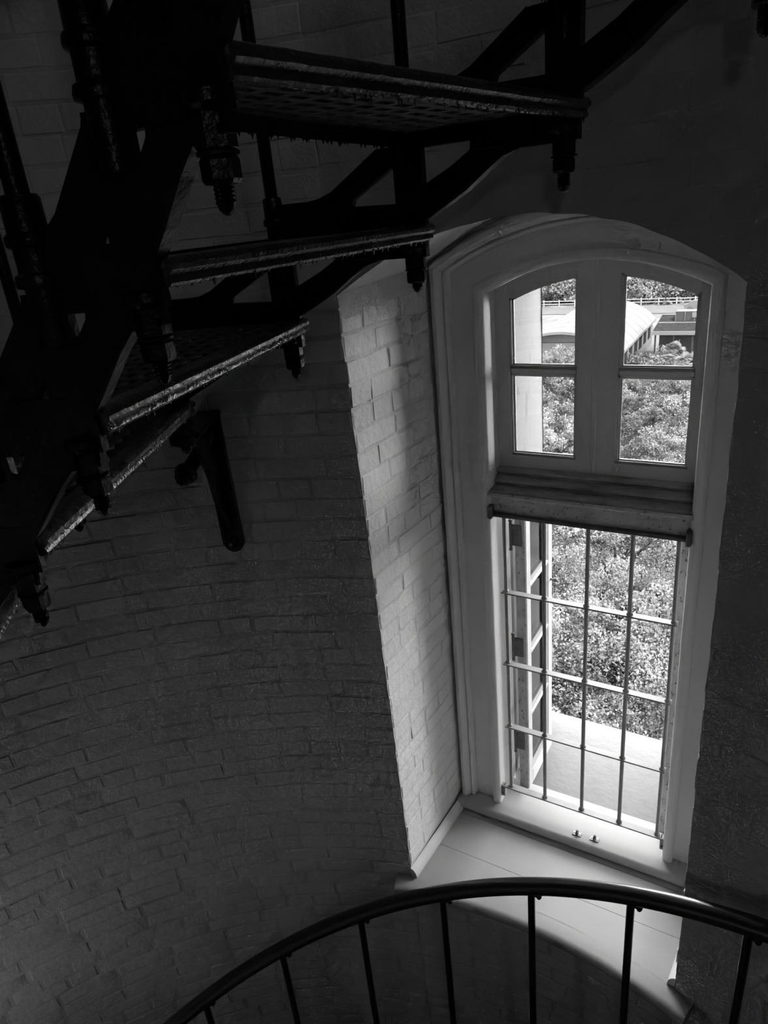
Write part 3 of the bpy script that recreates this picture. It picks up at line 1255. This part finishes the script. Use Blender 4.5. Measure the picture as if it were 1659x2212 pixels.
# ------------------------------------------------------------------ lower flight with the handrail in front of the sill
LC = (-.4236, -.0176)
LR = 1.5
LTH = lambda k: .328 - k * .2004
LZ = lambda k: -1.697 - k * .137
low = root('stair_flight', (0, 0, 0), label='lower stair flight whose thick black handrail and round balusters curve in front of the sill', category='staircase')
helix_rail(low, LR, 0, .0265, -3, 9, LC, LTH, LZ, MT['rail'], 24, 12)
for k in range(-3, 10):
    x, y, _ = sp(LTH(k), LR, 0, LC)
    z = LZ(k)
    mb = MB()
    mb.tube([(x, y, z - .92), (x, y, z - .015)], .0118, 14)
    b = mb.build('baluster', MT['rail'], low, smooth=60)
    # lug screwed up into the rail
    tx, ty = math.cos(LTH(k)), -math.sin(LTH(k))
    mb = MB()
    m = Matrix.Translation((x, y, z - .030)) @ Matrix.Rotation(-LTH(k), 4, 'Z')
    mb.bbox(-.012, .034, -.011, .011, -.003, .006, .003, m)
    mb.lathe([(.002, -.013), (.007, -.012), (.008, -.008), (.008, -.002)], m @ Vector((.024, 0, 0)), 10)
    mb.build('rail_lug', MT['rail'], b, smooth=50)
    mb = MB()
    mb.lathe([(.018, 0), (.018, .03), (.012, .035)], (x, y, z - .93), 12)
    mb.build('baluster_foot', MT['iron'], b, smooth=50)
LRISE = .137
for k in range(-3, 9):
    tread(k, low, LC, LTH(k + 1), LTH(k), LZ(k) - .95, .75, LR)

# iron landings: the one the visitor stands on and the next one up
def landing(z, label, a0, a1):
    t = root('stair_landing', (0, 0, 0), label=label, category='landing', group='iron landings of the tower')
    n = 24
    mb = MB()
    for i in range(n):
        t0, t1 = a0 + (a1 - a0) * i / n, a0 + (a1 - a0) * (i + 1) / n
        mb.prism([(.0, 0), (1.0, 0), (1.0, 1), (.0, 1)], lambda u, v, t_: (WX + (.25 + 1.38 * u) * math.sin(t0 + (t1 - t0) * v), WY + (.25 + 1.38 * u) * math.cos(t0 + (t1 - t0) * v), t_), z, z + .03)
    mb.build('deck', MT['shade'], t)
    for a in (a0, a1):
        mb = MB()
        mb.tube([(WX + .25 * math.sin(a), WY + .25 * math.cos(a), z), (WX + 1.63 * math.sin(a), WY + 1.63 * math.cos(a), z)], .03, 8)
        mb.build('edge_beam', MT['iron'], t)


landing(-1.62, 'iron landing under the visitor, out of the picture', math.radians(95), math.radians(250))
landing(2.15, 'iron landing one flight up, out of the picture', math.radians(60), math.radians(215))

# ------------------------------------------------------------------ iron bracket on the wall
bth = -.513
bx, by, _ = wallp(bth, -.62)
br = root('wall_bracket', (bx, by, -.62), label='black triangular iron wall bracket with a bolt, fixed to the brickwork beneath the stair', category='bracket')
br.rotation_euler = (0, 0, -bth)       # local x along the wall, -y into the room
mb = MB()
# wall plate: narrow, rounded foot, slight rim
plate = [(-.030, .175), (.030, .175), (.030, -.225)] + [(.030 * math.cos(a), -.225 - .030 * math.sin(a)) for a in np.linspace(0, PI, 10)][1:-1] + [(-.030, -.225)]
mb.prism(plate, lambda u, v, t: (u, t, v), -.012, .012)
mb.build('wall_plate', MT['iron'], br)
mb = MB()
rimp = [(.020, .17), (.030, .17), (.030, -.225), (.020, -.225)]
mb.prism(rimp, lambda u, v, t: (u, t, v), -.026, -.008)
mb.prism([(-u, v) for u, v in rimp], lambda u, v, t: (u, t, v), -.020, -.008)
mb.build('rim', MT['iron'], br)
mb = MB()
web = [(-.01, .165), (-.20, .165), (-.185, .13), (-.135, .06), (-.115, .02), (-.10, -.05), (-.055, -.12), (-.02, -.17), (-.01, -.19)]
mb.prism(web, lambda u, v, t: (t, u, v), -.007, .007)
mb.build('web', MT['iron'], br)
mb = MB()
mb.bbox(-.034, .034, -.235, .0, .165, .180, .004)
mb.build('top_shelf', MT['iron'], br)
mb = MB()
mb.tube([(.0, -.03, .120), (-.038, -.165, .062)], .019, 14)
mb.build('sleeve', MT['iron'], br, smooth=50)
mb = MB()
u_ = Vector((-.045, -.155, -.06)).normalized()
mb.lathe([(.012, 0), (.029, .002), (.031, .01), (.029, .018), (.021, .02), (.021, .034), (.012, .037), (.010, .048), (.004, .052)], (-.038, -.165, .062), 16, up=u_)
mb.build('bolt', MT['iron'], br, smooth=40)
mb = MB()
mb.lathe([(.017, 0), (.017, .006), (.011, .010), (.0, .011)], (0, -.012, -.222), 12, up=(0, -1, 0))
mb.build('rivet', MT['iron'], br, smooth=40)
# clamp arm reaching the stair string
ax, ay, _ = sp(TH(4), RO_, 0)
inv = (Matrix.Translation((bx, by, -.62)) @ Matrix.Rotation(-bth, 4, 'Z')).inverted()
e_ = inv @ Vector((ax, ay, ZK(4) - .045))
mb = MB()
mb.tube([(0, -.20, .155), tuple(e_)], .02, 8)
mb.lathe([(.02, -.035), (.036, -.03), (.036, -.012), (.028, -.008), (.028, .0)], tuple(e_), 14)
mb.build('clamp_arm', MT['iron'], br, smooth=40)

# ------------------------------------------------------------------ outside: ground, road, fence, buildings
G = -16.0
mb = MB()
n = 40
vs = [(-130 + 230 * i / n, -20 + 250 * j / n, G - .05 + .05 * nz(i * .7, j * .7)) for j in range(n + 1) for i in range(n + 1)]
mb.add(vs, [(j * (n + 1) + i, j * (n + 1) + i + 1, (j + 1) * (n + 1) + i + 1, (j + 1) * (n + 1) + i) for j in range(n) for i in range(n)])
structure('ground', mb, MT['sand'])
mb = MB()
rd = Matrix.Translation((-20, 111, G)) @ Matrix.Rotation(math.radians(-3), 4, 'Z')
mb.box(-70, 70, -3.4, 3.4, 0, .06, rd)
structure('road', mb, MT['road'])

fence = root('fence', (-20, 116, G), label='pale post-and-rail fence along the far side of the road', category='fence')
fence.rotation_euler = (0, 0, math.radians(-1))
for i in range(-9, 10):
    mb = MB()
    mb.bbox(-.09, .09, -.09, .09, 0, 1.15, .02, Matrix.Translation((i * 2.6, 0, 0)))
    mb.build('post', MT['wood'], fence)
for i in range(-9, 9):
    for h in (.5, .95):
        mb = MB()
        mb.bbox(i * 2.6, (i + 1) * 2.6 - .02, -.04, .04, h - .07, h + .07, .01)
        mb.build('rail', MT['wood'], fence)

# barrel-vaulted hall
hall = root('vaulted_hall', (-20, 75, G), label='white barrel-vaulted building seen through the upper panes', category='building')
x0, x1, ya, yb = -5.3, 5.4, -11, 10.5
zr, ze = 5.0, 2.7


def vault(xx, off=0.0):
    t = (xx - (x0 + x1) / 2) / ((x1 - x0) / 2)
    return ze + (zr - ze) * (math.sqrt(max(0, 1 - .8 * t * t)) - math.sqrt(.2)) / (1 - math.sqrt(.2)) + off


mb = MB()
xs = [x0 + (x1 - x0) * i / 24 for i in range(25)]
mb.prism([(x, vault(x)) for x in xs] + [(x, vault(x, -.25)) for x in reversed(xs)], lambda u, v, t: (u, t, v), ya, yb)
vr = mb.build('roof', MT['roof'], hall)
for i in range(1, 8):
    y = ya + (yb - ya) * i / 8
    mb = MB()
    mb.prism([(x, vault(x, .02)) for x in xs] + [(x, vault(x, -.01)) for x in reversed(xs)], lambda u, v, t: (u, t, v), y - .05, y + .05)
    mb.build('seam', MT['roof'], vr)
mb = MB()
for s_ in (x0 + .35, x1 - .35):
    mb.box(s_ - .12, s_ + .12, ya + .6, yb - .6, 0, ze)
mb.build('side_wall', MT['facade'], hall)
for i in range(7):
    y = ya + 1 + i * 2.8
    mb = MB()
    mb.box(x1 - .26, x1 - .18, y, y + 1.4, 1.0, 2.5)
    mb.build('window', MT['void'], hall)
mb = MB()
mb.prism([(x0 + .5, 0)] + [(x, vault(x, -.3)) for x in xs[1:-1]] + [(x1 - .5, 0)], lambda u, v, t: (u, t, v), yb - .8, yb - .6)
mb.build('end_wall', MT['facade'], hall)
mb = MB()
mb.prism([(x0 + .5, 0), (x0 + .5, 3.75), (x1 - .9, 3.75), (x1 - .5, 0)], lambda u, v, t: (u, t, v), ya + 1.2, ya + 1.4)
mb.build('end_wall', MT['roof'], hall, label='low white front wall under the open arch')
mb = MB()
mb.prism([(x0 + .6, 2.2)] + [(x, vault(x, -.3)) for x in xs[2:-2]] + [(x1 - .6, 2.2)], lambda u, v, t: (u, t, v), ya + 1.8, ya + 1.9)
mb.build('arch_opening', MT['facade'], hall)
hall.rotation_euler = (0, 0, math.radians(2))

shed = root('low_building', (-9.0, 77.5, G), label='low dark-roofed building with a pale fascia and rooftop box, right upper pane', category='building')
mb = MB()
mb.prism([(-2.8, 3.0), (-2.8, 3.12), (2.2, 4.0), (2.2, 3.0)], lambda u, v, t: (t, u, v), -4.3, 7)
mb.build('roof', MT['darkroof'], shed)
mb = MB()
mb.box(-4.4, 7.1, -2.95, -2.8, 2.78, 3.14)
mb.build('fascia', MT['roof'], shed)
mb = MB()
mb.box(-4.0, 6.8, -.6, 2.0, 0, 3.0)
mb.build('wall', MT['panel'], shed)
for i in range(7):
    mb = MB()
    mb.bbox(-4.1 + i * 1.75, -3.95 + i * 1.75, -2.75, -2.6, 0, 2.8, .02)
    mb.build('porch_post', MT['panel'], shed)
bxm = MB()
bxm.bbox(-2.7, 4.0, .2, 1.6, 3.5, 4.6, .03)
bx_ = bxm.build('rooftop_box', MT['panel'], shed)
for i in range(8):
    mb = MB()
    mb.box(-2.7 + i * .9, -2.64 + i * .9, .14, .2, 3.6, 4.6)
    mb.build('batten', MT['facade'], bx_)
mb = MB()
mb.box(-1.1, .2, .08, .13, 4.0, 4.5)
mb.build('pale_panel', MT['facade'], bx_)
mb = MB()
mb.box(-4.2, 4.0, -.4, -.2, 3.5, 3.62)
mb.build('pipe', MT['roof'], shed)

kiosk = root('small_shed', (-20.6, 92.5, G), label='small dark-walled shed behind the vaulted building', category='building')
mb = MB()
mb.box(-2.2, 2.2, -1.5, 1.5, 0, 2.4)
mb.build('wall', MT['panel'], kiosk)
mb = MB()
mb.prism([(-1.9, 2.3), (0, 3.0), (1.9, 2.3)], lambda u, v, t: (t, u, v), -2.5, 2.5)
mb.build('roof', MT['darkroof'], kiosk)

car = root('car', (-13.2, 109.6, G + .06), label='dark car on the road at the right edge of the upper pane', category='car')
mb = MB()
mb.prism([(-2.1, .35), (2.1, .35), (2.15, .75), (1.3, .92), (.75, 1.4), (-1.0, 1.42), (-1.7, .95), (-2.15, .85)], lambda u, v, t: (u, t, v), -.85, .85)
mb.build('body', MT['carp'], car)
for sx in (-1.35, 1.35):
    for sy in (-.86, .86):
        mb = MB()
        mb.lathe([(.33, -.1), (.33, .1)], (sx, sy, .33), 16, up=(0, 1, 0))
        mb.build('wheel', MT['tyre'], car)


# ------------------------------------------------------------------ trees
def quads(cent, size, up_bias, m, name, asp=.55):
    n = len(cent)
    a = rng.normal(size=(n, 3))
    a /= np.linalg.norm(a, axis=1)[:, None]
    nrm = rng.normal(size=(n, 3))
    nrm[:, 2] += up_bias
    nrm /= np.linalg.norm(nrm, axis=1)[:, None]
    a -= nrm * (a * nrm).sum(1)[:, None]
    a /= np.linalg.norm(a, axis=1)[:, None]
    b = np.cross(nrm, a)
    s = size * rng.uniform(.6, 1.3, n)[:, None]
    V = np.stack([cent - a * s, cent + b * s * asp, cent + a * s, cent - b * s * asp], 1).reshape(-1, 3)
    me = bpy.data.meshes.new(name)
    me.vertices.add(4 * n)
    me.vertices.foreach_set('co', V.astype(np.float32).ravel())
    me.loops.add(4 * n)
    me.loops.foreach_set('vertex_index', np.arange(4 * n, dtype=np.int32))
    me.polygons.add(n)
    me.polygons.foreach_set('loop_start', np.arange(0, 4 * n, 4, dtype=np.int32))
    me.update()
    me.materials.append(m)
    return me


def crown(R, H, nclump, per, leaf, clr, m):
    """clumps of leaves spread over a flattened dome; the base is at z=0"""
    i = np.arange(nclump) + .5
    phi = i * 2.399963
    ct = 1 - 1.25 * i / nclump
    st = np.sqrt(np.maximum(0, 1 - ct * ct))
    rad = rng.uniform(.62, 1.02, nclump)
    c = np.stack([R * rad * st * np.cos(phi), R * rad * st * np.sin(phi), H * rad * ct + H * .3], 1)
    c += rng.normal(size=c.shape) * R * .05
    cr = clr * rng.uniform(.6, 1.35, nclump)
    d = rng.normal(size=(nclump, per, 3))
    d /= np.linalg.norm(d, axis=2)[:, :, None]
    rr = rng.uniform(.35, 1, (nclump, per)) ** .6
    p = c[:, None, :] + d * rr[:, :, None] * cr[:, None, None] * np.array([1, 1, .7])
    return quads(p.reshape(-1, 3), leaf, .9, m, 'foliage')


def trunk_mesh(H, R, seed):
    r = random.Random(seed)
    mb = MB()
    mb.tube([(0, 0, 0), (.1, .05, H * .5), (0, .1, H)], [.32, .24, .2], 10)
    for i in range(7):
        a = i * .9 + r.random()
        e = (math.cos(a) * R * .75, math.sin(a) * R * .75, H + R * r.uniform(.15, .6))
        mid = (e[0] * .45, e[1] * .45 + .1, H + (e[2] - H) * .3)
        mb.tube([(0, .1, H * .85), mid, e], [.17, .12, .05], 8)
        for q in range(3):
            e2 = (e[0] * .8 + r.uniform(-1, 1), e[1] * .8 + r.uniform(-1, 1), e[2] + r.uniform(.1, .7))
            mb.tube([mid, e2], [.06, .02], 6)
    return mb.mesh('trunk', MT['bark'], smooth=60)


crA = crown(3.9, 2.7, 330, 420, .038, .42, LEAF[0])
crB = crown(3.9, 2.6, 330, 420, .041, .46, LEAF[1])
crC = crown(3.6, 2.6, 150, 190, .085, .55, LEAF[0])
crD = crown(3.6, 2.4, 150, 190, .085, .55, LEAF[1])
crE = crown(4.6, 4.4, 130, 95, .24, .95, LEAF[2])
trA, trB = trunk_mesh(4.2, 3.4, 1), trunk_mesh(4.0, 3.4, 2)


def tree(x, y, ztop, crm, trm, s, rz, label, group, cap_h):
    """ztop = height of the crown's top"""
    t = root('tree', (x, y, G), label=label, category='tree', group=group)
    f_ = link('foliage', crm, t, kind='stuff')
    f_.location = (0, 0, ztop - G - cap_h * s)
    f_.scale = (s, s, s)
    f_.rotation_euler = (0, 0, rz)
    k = link('trunk', trm, t)
    hh = (ztop - G - cap_h * s) / 4.1
    k.scale = (s, s, max(.4, hh))
    return t


gn = 'oaks right below the window'
near = [(-5.6, 13.2, -7.6, crA, 1.0, .3, 'broad oak crown behind the left rods of the grille'),
        (-1.2, 14.2, -7.9, crB, 1.0, 2.1, 'pale-leaved oak crown behind the right rods of the grille'),
        (-3.4, 7.6, -9.4, crA, .9, 4.0, 'oak crown nearest the tower, just above the outer ledge'),
        (2.2, 9.0, -9.6, crB, .9, 1.0, 'oak crown showing beside the rightmost grille rod'),
        (-5.4, 19.8, -8.0, crB, 1.0, 5.0, 'farther oak crown just below the transom')]
for x, y, zt, cm, s, rz, lb in near:
    tree(x, y, zt, cm, trA, s, rz, lb, gn, 3.6)
gm = 'trees between the tower and the buildings'
mid = [(-13.0, 44, -8.9, crC, 1.0, .5, 'leafy tree in front of the vaulted building, left upper sash'),
       (-10.6, 33, -10.4, crD, 1.0, 1.5, 'tree low in the bottom left pane'),
       (-13.5, 38, -10.2, crC, .9, 3.1, 'tree in the middle of the bottom left pane'),
       (-12.8, 53, -12.0, crC, .85, 2.2, 'tree at the top left of the bottom right pane'),
       (-8.2, 52, -11.9, crD, .9, 4.0, 'rounded tree at the top right of the bottom right pane'),
       (-6.0, 44, -11.4, crD, .85, 5.0, 'tree at the right edge of the bottom right pane'),
       (-10.6, 47.0, -12.2, crC, .75, 1.1, 'small tree above the pale clearing'),
       (-5.4, 36.5, -11.6, crD, .8, 2.8, 'tree right of the pale clearing, above the transom'),
       (-15.5, 58, -12.3, crD, .7, 3.7, 'small tree at the foot of the white vault')]
for x, y, zt, cm, s, rz, lb in mid:
    tree(x, y, zt, cm, trB, s, rz, lb, gm, 3.4)
r = random.Random(4)
i = 0
for row, yy in enumerate((122, 129)):
    for q in range(7):
        x = -50 + q * 7.4 + row * 3.5
        tree(x, yy + r.uniform(-1, 1), (-9.8, -6.2)[row] + r.uniform(-.5, .5), crE, trB, 1.05 + .12 * row, r.uniform(0, 6),
             'tree in the belt of woodland beyond the road fence', 'woodland beyond the road', 5.8)


# palm and garden
def palm(x, y, s, label):
    p = root('palm', (x, y, G), label=label, category='palm', group='palms in the garden')
    mb = MB()
    mb.tube([(0, 0, 0), (.1, 0, 1.4 * s), (0, .1, 2.6 * s)], [.2, .16, .17], 10)
    mb.build('trunk', MT['bark'], p)
    rr = random.Random(int(x * 10))
    mb = MB()
    for i in range(34):
        a = i * 2.4
        el = rr.uniform(-.5, 1.2)
        L = s * rr.uniform(.5, .68)
        d = Vector((math.cos(a) * math.cos(el), math.sin(a) * math.cos(el), math.sin(el)))
        side = Vector((-math.sin(a), math.cos(a), 0))
        o = Vector((0, .1, 2.6 * s))
        hub = o + d * L * .75
        upv = side.cross(d)
        for q in range(-7, 8):
            b = q * .2
            e = hub + (d * math.cos(b) + side * math.sin(b)) * L * .85 + Vector((0, 0, -.18 * L * abs(b)))
            w_ = side * math.cos(b) - d * math.sin(b)
            mb.add([hub - w_ * .02, hub + w_ * .02, hub.lerp(e, .6) + w_ * .05 * s + upv * .02, e, hub.lerp(e, .6) - w_ * .05 * s + upv * .02], [(0, 1, 2, 3, 4)])
        mb.add([o - side * .02, o + side * .02, hub + side * .02, hub - side * .02], [(0, 1, 2, 3)])
    mb.build('fronds', LEAF[3], p, kind='stuff')


palm(-9.9, 66, 1.1, 'fan palm in the garden before the low building')
palm(-8.3, 63.0, 1.0, 'smaller fan palm at the right edge of the upper right pane')

shr = crown(1.1, .8, 40, 60, .09, .3, LEAF[0])
r = random.Random(12)
for i in range(34):
    x, y = r.uniform(-15.2, -6.5), r.uniform(58, 74)
    if x < -13.8 and y > 62:
        x += 3
    o = root('shrub', (x, y, G), label='low garden shrub among pale stones in front of the low building', category='shrub', group='shrubs in the garden')
    f_ = link('foliage', shr, o, kind='stuff')
    f_.location = (0, 0, .35)
    s = r.uniform(.7, 1.3)
    f_.scale = (s, s, s)
rk = []
for v_ in range(4):
    mb = MB()
    ru = random.Random(v_)
    pr = [(.05, 0), (.34, .02), (.42, .12), (.36, .24), (.2, .32), (.02, .34)]
    mb.lathe(pr, (0, 0, 0), 9)
    mb.v = [(x * ru.uniform(.8, 1.2), y * ru.uniform(.8, 1.2), z * ru.uniform(.85, 1.1)) for x, y, z in mb.v]
    rk.append(mb.mesh('rock', MT['rock'], smooth=40))
for i in range(30):
    x, y = r.uniform(-13.6, -6.5), r.uniform(57, 73)
    o = link('rock', rk[i % 4], None, label='pale rock edging the garden beds before the low building', category='rock', group='rocks in the garden')
    o.location = (x, y, G)
    o.rotation_euler = (0, 0, r.uniform(0, 6))
